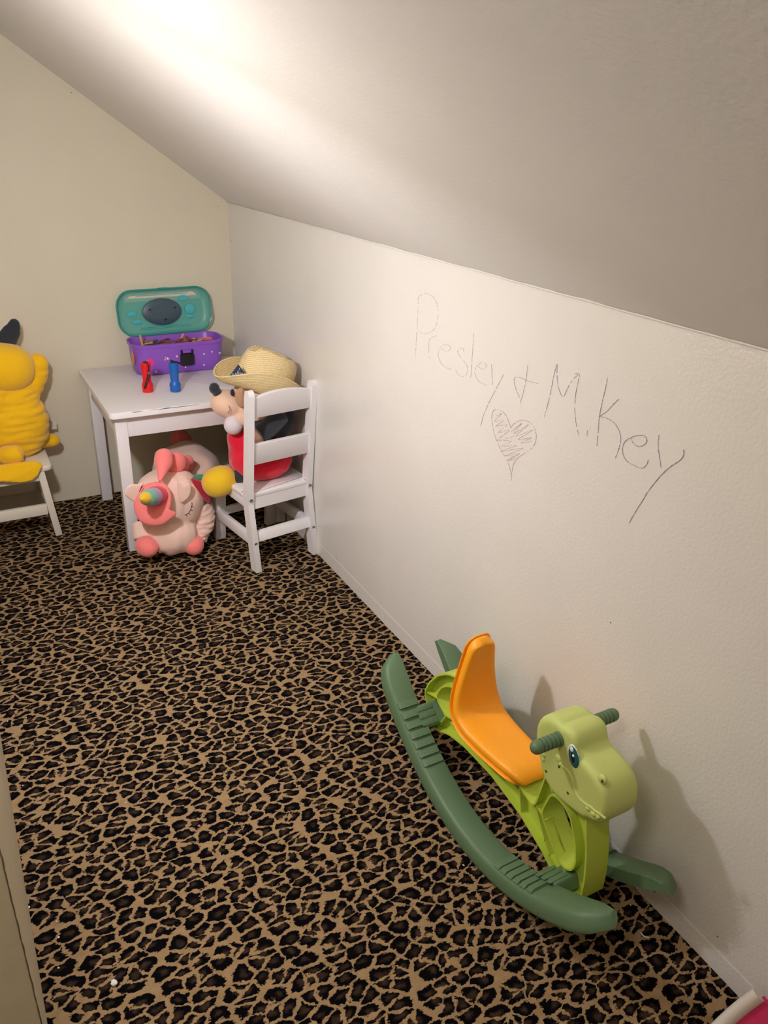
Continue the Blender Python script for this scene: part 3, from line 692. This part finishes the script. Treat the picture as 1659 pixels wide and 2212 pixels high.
crayon(Vector((-.370, -.150, zc-.018)), (1, .1, .10), .070, .0048, 'brown', 'long brown crayon lying flat left of the dark red one')
crayon(Vector((-.262, -.120, zc-.024)), (.45, .1, .8), .045, .0048, 'pink', 'pink crayon poking up just right of the middle')
crayon(Vector((-.180, -.120, zc-.014)), (1, -.15, -.02), .055, .0048, 'coral', 'coral crayon lying near the right end of the case')
crayon(Vector((-.195, -.135, zc-.018)), (-.8, .4, .35), .050, .0048, 'maroon', 'dark red crayon pointing up left near the right end')
rc = random.Random(11); cols = list(PAL)
for i in range(62):
    x = rc.uniform(BX0+.045, BX1-.075); y = rc.uniform(BY0+.035, BY1-.035); lay = i//21
    a = rc.uniform(-.9, .9)+(PI if rc.random() < .5 else 0); L_ = rc.uniform(.035, .06)
    if a > 1.5: x += .03
    dx, dy = math.cos(a), math.sin(a)*.5
    cn = cols[rc.randrange(len(cols))]
    crayon(Vector((x, y, zc-.042+.0105*lay+rc.uniform(0, .004))), (dx, dy, rc.uniform(-.05, .22)), L_, .0046, cn, cn+' crayon in the jumbled pile inside the purple case', cn+' crayons in the purple case')

# ------------------------------------------------------------ flashlights
def torch(loc, colr, label, cordpts):
    t = thing('flashlight', label, 'flashlight', loc); M_ = mat('torch_plastic', colr, .4)
    k = MB(); k.lathe([(.0165, 0), (.0185, .0015), (.0190, .004), (.0190, .014), (.0196, .015), (.0196, .026), (.0186, .030), (.0150, .035), (.0142, .045), (.0150, .050)], None, 28); k.build('lamp_head', M_, t)
    k = MB(); k.lathe([(.0150, .048), (.0152, .060), (.0165, .066), (.0168, .074), (.0160, .077), (.0168, .080), (.0172, .098), (.0165, .104), (.0120, .106)], None, 28); k.build('barrel', M_, t)
    k = MB(); k.lathe([(.009, .104), (.0095, .1075), (.006, .109), (.001, .1092)], None, 16); k.build('button', M_BLK, t)
    L0 = Vector(loc)
    for o in cordpts:
        k = MB(); k.tube(cat_rom([Vector(p) for p in o[0]], 5, False), o[1], 8); k.build('wrist_strap', o[2], t)
    return t
M_STRAP = mat('black_cord', '#15151c', .7)
zt = TZ
p1 = px(320, 846, 2, zt); p2 = px(379.5, 845, 2, zt)
torch(p1, '#e3121f', 'red flashlight standing on its head on the table', [
    ([(-.002, -.010, .106), (.004, -.019, .102), (.004, -.022, .088), (.000, -.022, .066), (-.008, -.022, .048), (-.013, -.022, .032), (-.017, -.022, .022), (-.013, -.023, .020), (-.007, -.023, .034), (0, -.023, .050), (.005, -.023, .068)], .0017, M_STRAP),
    ([(.004, -.0225, .070), (.004, -.0225, .078)], .0032, M_BOLT)])
torch(p2, '#1a62b8', 'blue flashlight standing on its head on the table', [
    ([(-.008, -.004, .108), (-.010, -.004, .114), (-.004, -.006, .113), (.004, -.008, .108), (.016, -.010, .103), (.026, -.010, .096), (.035, -.010, .091), (.036, -.010, .094), (.026, -.010, .101), (.014, -.009, .107), (.003, -.008, .110)], .0019, M_STRAP)])

# ------------------------------------------------------------ rocking dinosaur
M_LIME = mat('lime_plastic', '#b8cb46', .42, .15, 300); M_LIMEH = mat('pale_lime_plastic', '#c2cd76', .5, .15, 300)
M_DKG = mat('dark_green_plastic', '#5c7757', .5, .12, 260); M_ORG = mat('orange_plastic', '#ffa71c', .45, .2, 420)
M_HOLE = mat('screw_recess', '#3b4218', .8)
RC, HWD, RW = -.152, .118, .060
t = thing('rocking_dinosaur', 'green plastic dinosaur rocker with orange seat against the wall', 'rocking toy', (RC, -2.2, 0))
O = t.location.copy()
def bz(y): return 1.2*(y+2.2)**2
def tang(y): return Vector((0, 1, 2.4*(y+2.2))).normalized()
YR, YN = -1.772, -2.578
for s in (-1, 1):            # -1 near rail, +1 rail by the wall
    k = MB(); N_ = 44; loops = []
    for i in range(N_+1):
        q = i/N_; y = YR+(YN-YR)*q
        T = tang(y); Nn = Vector((0, -T.z, T.y))
        e = max(0, 1-min(q, 1-q)/.075); e = 1-math.sqrt(max(0, 1-e*e))       # 0 in the middle, 1 at the very tip
        wd = RW*(1-.78*e); hh = .034*(1+.10*math.sin(PI*q)); 
        base = Vector((RC, y, bz(y)))
        inner = HWD-RW
        drop = .010*e
        sec = [(inner, hh*.30), (inner, hh-drop), (inner+.0015, hh+.0010-drop), (inner+wd*.45, hh-.0002-drop), (inner+wd*.80, hh-.0010-drop), (inner+wd*.88, hh-.0030-drop), (inner+wd*.94, hh-.0080-drop*.8), (inner+wd*.98, hh*.48-drop*.4), (inner+wd, hh*.25), (inner+wd, .004), (inner+wd*.96, .0), (inner+wd*.80, .0)]
        loops.append([base+Vector((s*a, 0, 0))+Nn*b for a, b in sec])
    k.loft(loops, cap0=True, cap1=True, closed=False)
    rail = k.build('rocker_rail', M_DKG, t, O, solid=.003, angle=50)
    # inner ribs closing the hollow
    for yy_ in (YR-.03, -1.98, -2.1, -2.3, YN+.03):
        T = tang(yy_); a = math.atan2(T.z, T.y)
        k = MB(); k.box(Vector((RC+s*(HWD-RW/2-.004), yy_, bz(yy_)))+Vector((0, -T.z, T.y))*.014, (RW-.018, .003, .022), Matrix.Rotation(a, 3, 'X')); k.build('stiffening_rib', M_DKG, rail, O)
    # ribbed foot rests
    for (ya, n_) in ((-1.868, 7), (-2.315, 6)):
        for i in range(n_):
            y = ya-.0215*i; T = tang(y); a = math.atan2(T.z, T.y); Nn = Vector((0, -T.z, T.y))
            k = MB(); k.loft([[Vector((x_, y_, z_)) for x_, z_ in ((-.0255, -.004), (-.0255, .0035), (.0170, .0030), (.0245, -.0010), (.0280, -.010))] for y_ in (-.0082, .0082)])
            M4 = Matrix.Translation(Vector((RC+s*(HWD-RW/2-.003), y, bz(y)))+Nn*.0395) @ Matrix.Rotation(a, 4, 'X')
            if s < 0: M4 = M4 @ Matrix.Diagonal((-1, 1, 1, 1))
            k.v = [M4 @ p for p in k.v]; k.build('foot_tread', M_DKG, rail, O, angle=30)
    # joint lines between the rail sections
    for yy_ in (-1.852, -2.452):
        y = yy_; T = tang(y); Nn = Vector((0, -T.z, T.y)); base = Vector((RC, y, bz(y))); hh = .0355; inner = HWD-RW; wd = RW
        k = MB(); k.tube([base+Vector((s*a, 0, 0))+Nn*b for a, b in ((inner+.001, hh+.0010), (inner+wd*.55, hh-.0025), (inner+wd*.80, hh-.0105), (inner+wd*.96, hh*.50), (inner+wd+.001, hh*.28), (inner+wd*.99, .004))], .0011, 5)
        k.build('joint_line', mat('joint_shadow_gap', '#1f3323', .8) if 'joint_shadow_gap' not in bpy.data.materials else bpy.data.materials['joint_shadow_gap'], rail, O)
# cross bars through the body
for (yc, zc_, wy) in ((-1.918, .128, .058), (-2.405, .083, .058)):
    T = tang(yc); a = math.atan2(T.z, T.y)
    k = MB(); k.box((RC, yc, zc_), (2*(HWD-RW)+.014, wy, .032), Matrix.Rotation(a, 3, 'X'), .005, 3); cb = k.build('cross_bar', M_DKG, t, O)
    for s in (-1, 1):
        for j in (-1, 0, 1):
            k = MB(); k.box((s*.050, j*.018, .0165), (.044, .012, .003), bevel=.001)
            M4 = Matrix.Translation((RC, yc, zc_)) @ Matrix.Rotation(a, 4, 'X'); k.v = [M4 @ p for p in k.v]; k.build('raised_rib', M_DKG, cb, O)
# lime body: flanged outline with a thin web and framed openings
outl = [(-1.873, .165), (-1.890, .205), (-1.925, .252), (-1.965, .282), (-2.010, .300), (-2.045, .285), (-2.062, .215), (-2.100, .192), (-2.240, .196), (-2.292, .176), (-2.302, .190), (-2.318, .285), (-2.370, .330), (-2.430, .310), (-2.440, .262), (-2.455, .195), (-2.462, .140), (-2.462, .078),
        (-2.425, .064), (-2.375, .072), (-2.345, .092), (-2.264, .121), (-2.161, .138), (-2.054, .134), (-1.990, .120), (-1.935, .090), (-1.900, .112)]
hole1 = [(-2.342, .248), (-2.372, .252), (-2.396, .240), (-2.421, .190), (-2.429, .150), (-2.421, .122), (-2.396, .112), (-2.372, .130), (-2.330, .172), (-2.325, .190)]
hole2 = [(-1.922, .182), (-1.940, .222), (-1.975, .250), (-2.012, .258), (-2.025, .225), (-2.015, .178), (-1.965, .160)]
def fl2(pts, r=.010): return [Vector((p.x, p.y)) for p in round_poly([(a, b, 0) for a, b in pts], r, 3)]
ol, h1, h2 = fl2(outl, .014), fl2(hole1, .012), fl2(hole2, .014)
BW = .028
cu = bpy.data.curves.new('web_curve', 'CURVE'); cu.dimensions = '2D'; cu.fill_mode = 'BOTH'; cu.extrude = .0025
for lp_ in (offset2(ol, .001), h1, h2):
    sp = cu.splines.new('POLY'); sp.points.add(len(lp_)-1); sp.use_cyclic_u = True
    for i, p in enumerate(lp_): sp.points[i].co = (p.x, p.y, 0, 1)
tmp = bpy.data.objects.new('tmp', cu); col.objects.link(tmp)
dg = bpy.context.evaluated_depsgraph_get(); wm = bpy.data.meshes.new_from_object(tmp.evaluated_get(dg))
k = MB(); k.add([Vector((RC-.006+v.co.z, v.co.x, v.co.y)) for v in wm.vertices], [tuple(p.vertices) for p in wm.polygons])
bpy.data.objects.remove(tmp); bpy.data.curves.remove(cu); bpy.data.meshes.remove(wm)
def flange(lp_, th, bw):
    inn_ = offset2(lp_, th)
    lo_ = [lp_, inn_]
    A = [[Vector((RC-bw, p.x, p.y)) for p in lp_], [Vector((RC-bw, p.x, p.y)) for p in inn_], [Vector((RC+bw, p.x, p.y)) for p in inn_], [Vector((RC+bw, p.x, p.y)) for p in lp_]]
    n = len(lp_); vs = [p for l in A for p in l]; fs = []
    for i in range(4):
        for j in range(n): fs.append((i*n+j, i*n+(j+1) % n, ((i+1) % 4)*n+(j+1) % n, ((i+1) % 4)*n+j))
    k.add(vs, fs)
flange(ol, .0040, BW); flange(offset2(h1, -.004), .004, BW-.001); flange(offset2(h2, -.004), .004, BW-.003)
# step running along inside the outline, and stiffeners
for (a, b) in (((-2.300, .180), (-2.335, .170)), ((-1.935, .100), (-1.965, .155)), ((-2.425, .075), (-2.400, .110)), ((-1.880, .165), (-1.925, .180)), ((-2.245, .195), (-2.262, .122)), ((-2.318, .270), (-2.340, .250))):
    a = Vector((0, a[0], a[1])); b = Vector((0, b[0], b[1])); m_ = (a+b)/2; d = b-a
    k.box(Vector((RC-.013, m_.y, m_.z)), (.022, d.length, .003), Matrix.Rotation(math.atan2(d.z, d.y), 3, 'X'))
k.build('body_frame', M_LIME, t, O, angle=35)
# inner raised band of the neck and of the beam, as on the moulding
k = MB(); band = [Vector((0, a, b)) for a, b in ((-2.300, .176), (-2.340, .120), (-2.360, .098), (-2.395, .086))]
for a, b in zip(band[:-1], band[1:]):
    d = b-a; k.box(Vector((RC-.012, (a.y+b.y)/2, (a.z+b.z)/2)), (.022, d.length+.004, .003), Matrix.Rotation(math.atan2(d.z, d.y), 3, 'X'))
for a, b in zip([(-2.295, .172), (-2.240, .172), (-2.160, .176), (-2.060, .172)], [(-2.240, .172), (-2.160, .176), (-2.060, .172), (-1.985, .150)]):
    a = Vector((0, a[0], a[1])); b = Vector((0, b[0], b[1])); d = b-a
    k.box(Vector((RC-.012, (a.y+b.y)/2, (a.z+b.z)/2)), (.020, d.length+.003, .003), Matrix.Rotation(math.atan2(d.z, d.y), 3, 'X'))
k.build('inner_rib', M_LIME, t, O)
# orange seat
path = [(-2.046, .420), (-2.043, .414), (-2.040, .400), (-2.037, .375), (-2.034, .340), (-2.033, .300), (-2.036, .265), (-2.044, .240), (-2.060, .223), (-2.085, .214), (-2.120, .211), (-2.170, .212), (-2.215, .214), (-2.238, .213), (-2.252, .206), (-2.258, .198)]
wid = [.010, .022, .031, .036, .042, .050, .057, .061, .062, .062, .060, .057, .053, .048, .040, .030]
pp = cat_rom([Vector((a, b, 0)) for a, b in path], 4, False); ww = cat_rom([Vector((w, 0, 0)) for w in wid], 4, False)
def seat_loops(th, grow, back):
    lo_ = []
    for i, p in enumerate(pp):
        tt = (pp[min(i+1, len(pp)-1)]-pp[max(i-1, 0)]).normalized(); nn_ = Vector((tt.y, -tt.x))
        e = min(1, i/6, (len(pp)-1-i)/6); e = math.sqrt(max(0.02, 1-(1-e)**2))
        w = ww[i].x+grow; T_ = th*(.35+.65*e); ring_ = []
        for j in range(28):
            a = 2*PI*j/28; c_, s_ = math.cos(a), math.sin(a)
            X = w*math.copysign(abs(c_)**.45, c_); Z = T_*math.copysign(abs(s_)**.6, s_)
            if s_ > 0: Z -= .004*math.exp(-(X/(w*.6))**2)*(th > .006)
            ring_.append(Vector((RC+X, p.x+nn_.x*(Z+back), p.y+nn_.y*(Z+back))))
        lo_.append(ring_)
    return lo_
k = MB(); k.loft(seat_loops(.014, 0, .004)); st = k.build('seat', M_ORG, t, O, angle=70)
k = MB(); k.loft(seat_loops(.0028, .0030, -.010)); k.build('seat_rim', M_ORG, st, O, angle=70)
k = MB(); k.box((RC, -2.16, .197), (.050, .19, .010), bevel=.002); k.box((RC, -2.014, .265), (.040, .012, .06), bevel=.002); k.build('seat_mount', M_LIME, t, O)
# head
hp_ = [(-2.302, .318), (-2.288, .345), (-2.284, .378), (-2.292, .405), (-2.312, .424), (-2.338, .432), (-2.350, .430), (-2.362, .436), (-2.380, .434), (-2.392, .422), (-2.398, .406), (-2.412, .401), (-2.435, .398), (-2.458, .391), (-2.476, .376), (-2.486, .350), (-2.486, .325), (-2.478, .305), (-2.462, .293), (-2.452, .290), (-2.446, .284), (-2.430, .278), (-2.400, .272), (-2.365, .268), (-2.335, .276), (-2.314, .295)]
ho = [Vector((p.x, p.y)) for p in cat_rom([Vector((a, b, 0)) for a, b in hp_], 3)]
def puffy(o2, half, r_, cx_):
    lo_ = []; n_ = 7
    for s in (-1, 1):
        rng = range(n_+1) if s < 0 else range(n_, -1, -1)
        for i in rng:
            a = PI/2*i/n_; inset = r_*(1-math.sin(a)); x = cx_+s*(half-r_+r_*math.cos(a))
            lo_.append([Vector((x, p.x, p.y)) for p in offset2(o2, inset)])
    return lo_
k = MB(); k.loft(puffy(ho, .043, .015, RC)); head = k.build('head', M_LIMEH, t, O, voxel=.0035, relax=5)
hx = RC-.043
def HP(u, v, lift=0): return px(u, v, 0, hx-lift)
k = MB(); c = HP(1302, 1683); k.ell(c, (.006, .010, .010)); nb = k.build('nostril_bump', M_LIMEH, head, O)
k = MB(); k.ell(HP(1301, 1687, .0045), (.002, .0028, .0035)); k.build('nostril_hole', M_HOLE, head, O)
for u, v, r_ in ((1175, 1630, .007), (1174, 1640, .005), (1211, 1650, .005), (1206, 1638, .009)):
    k = MB(); k.ell(HP(u, v, -.001), (.0035, r_, r_)); k.build('skin_bump', M_LIMEH, head, O)
for u, v in ((1180, 1666), (1208, 1656), (1227, 1713)):
    k = MB(); k.ell(HP(u, v, -.0005), (.0018, .0035, .0035), sub=2); k.build('screw_hole', M_HOLE, head, O)
k = MB(); ml = cat_rom([HP(a, b, .000) for a, b in ((1214, 1655), (1228, 1666), (1237, 1685), (1240, 1702), (1250, 1722), (1264, 1736), (1277, 1744), (1286, 1752), (1298, 1760), (1308, 1768))], 4, False)
k.tube(ml, .0024, 8); k.build('mouth_line', M_LIMEH, head, O)
k = MB()
for u, v, r_ in ((1270, 1746, .006), (1282, 1758, .006), (1292, 1764, .005)): k.ell(HP(u, v, -.001), (.004, r_, r_*.8), sub=2)
k.build('tooth_bump', M_LIMEH, head, O)
# eye
def eye(rx, ry, du, dv, x_, mm, nm):
    c = HP(1238, 1633); k = MB()
    R_ = RX(-18)
    k.ell((hx-x_, c.y+du, c.z+dv), (.0028, rx, ry), R_, sub=3); k.build(nm, mm, head, O)
eye(.0155, .0225, 0, 0, -.0008, mat('eye_white', '#dfe6e4', .3), 'eye_white'); eye(.0138, .0212, -.0018, -.001, .0002, mat('eye_iris', '#1d5a5a', .3), 'iris')
eye(.0070, .0135, -.002, -.001, .0009, mat('eye_pupil', '#10182a', .25), 'pupil'); eye(.0048, .0052, .004, .0125, .0014, mat('eye_glint', '#e9e2dc', .3), 'eye_glint'); eye(.0028, .0032, -.003, .004, .0019, mat('eye_glint_small', '#ffffff', .3), 'eye_glint')
# handles
for s in (-1, 1):
    M4 = Matrix.Translation((RC+s*.038, -2.352 if s < 0 else -2.346, .402)) @ Matrix.Rotation(s*PI/2, 4, 'Y')
    pr = [(.0145, 0), (.0150, .003)]
    for j in range(5):
        z = .010+.0092*j; pr += [(.0132, z), (.0108, z+.0008), (.0108, z+.0026), (.0132, z+.0034)]
    pr += [(.0130, .058), (.0115, .063), (.0080, .0668), (.003, .0685)]
    k = MB(); k.lathe(pr, M4, 28); k.build('handle', M_DKG, t, O, angle=35)

# ------------------------------------------------------------ pink and white thing at the lower right corner
M_PKF = mat('magenta_fabric', '#c01f56', .8, .3, 200, .1, 20, sheen=.3); M_WHF = mat('white_padded_trim', '#d8cfc4', .7, .2, 150)
c0 = px(1560, 2212, 2, .05); 
a = px(1560, 2225, 2, .06); b = px(1646, 2146, 2, .12)
t = thing('pink_storage_bin', 'magenta fabric bin with white rim in the lower right corner', 'storage bin', (-.10, -2.83, 0))
O = t.location.copy()
E = [px(1640, 2148, 0, -.035), px(1600, 2178, 0, -.060), px(1560, 2214, 0, -.090), px(1515, 2262, 0, -.13)]
k = MB(); k.tube(cat_rom(E, 6, False), .015, 14, .75)
k.build('rim', M_WHF, t, O)
k = MB(); A = [p+Vector((.004, -.006, .002)) for p in E]; B = [p+Vector((.030, -.16, -.035)) for p in E]; Cc = [Vector((p.x, p.y, .004)) for p in B]; D = [Vector((p.x, p.y, .004)) for p in A]
A2 = [Vector((min(p.x, -.008), p.y, p.z)) for p in A]; B2 = [Vector((min(p.x, -.008), p.y, p.z)) for p in B]; C2 = [Vector((min(p.x, -.008), p.y, .003)) for p in B]; D2 = [Vector((min(p.x, -.008), p.y, .003)) for p in A]
k.loft([[A2[i], B2[i], C2[i], D2[i]] for i in range(4)]); k.build('fabric_side', M_PKF, t, O, smooth=False)

# ------------------------------------------------------------ crumbs and scraps on the carpet
M_SCR = mat('white_scrap', '#e9e2da', .8); M_SCP = mat('pink_scrap', '#d0566a', .8)
def scrap(u, v, r_, label, mm=M_SCR, group=None, z=.003):
    p = px(u, v, 2, z); rn = random.Random(int(u*7+v)); k = MB(); k.ell(p, (r_, r_*rn.uniform(.5, .9), r_*.45), RZ(rn.uniform(0, 180)), sub=2)
    o = k.build('paper_scrap', mm, None, (p.x, p.y, p.z)); crumple(o, r_*.5, 300); tag(o, label, 'scrap', group)
scrap(247, 2123, .0065, 'largest white paper scrap, on the carpet at the lower left')
scrap(430, 1784, .0035, 'pink scrap on the carpet in the lower middle left', M_SCP)
scrap(266, 1366, .0035, 'small red-pink scrap on the carpet below the unicorn plush', M_SCP)
scrap(727, 1236, .003, 'tiny pink scrap on the carpet edge beside the knee wall', M_SCP)
for u, v, r_ in ((1001, 1869, .0028), (150, 1858, .0022), (126, 2025, .0026), (122, 1991, .002), (271, 1734, .002), (16, 1558, .0018), (56, 1550, .0018), (49, 1697, .002), (765, 1318, .002), (756, 1300, .0018), (126, 2091, .002), (1362, 1955, .002), (1387, 1977, .0016), (62, 1960, .003)):
    scrap(u, v, r_, 'tiny white crumb lying on the leopard carpet', group='tiny white crumbs on the carpet')
k = MB(); pts = [px(u, v, 2, .004) for u, v in ((1384, 2014), (1388, 2020), (1395, 2024), (1402, 2025))]; k.tube(cat_rom(pts, 4, False), .0012, 6)
o = k.build('paper_scrap', M_SCR, None, tuple(pts[0])); tag(o, 'curled white thread on the carpet in front of the rocker', 'scrap')
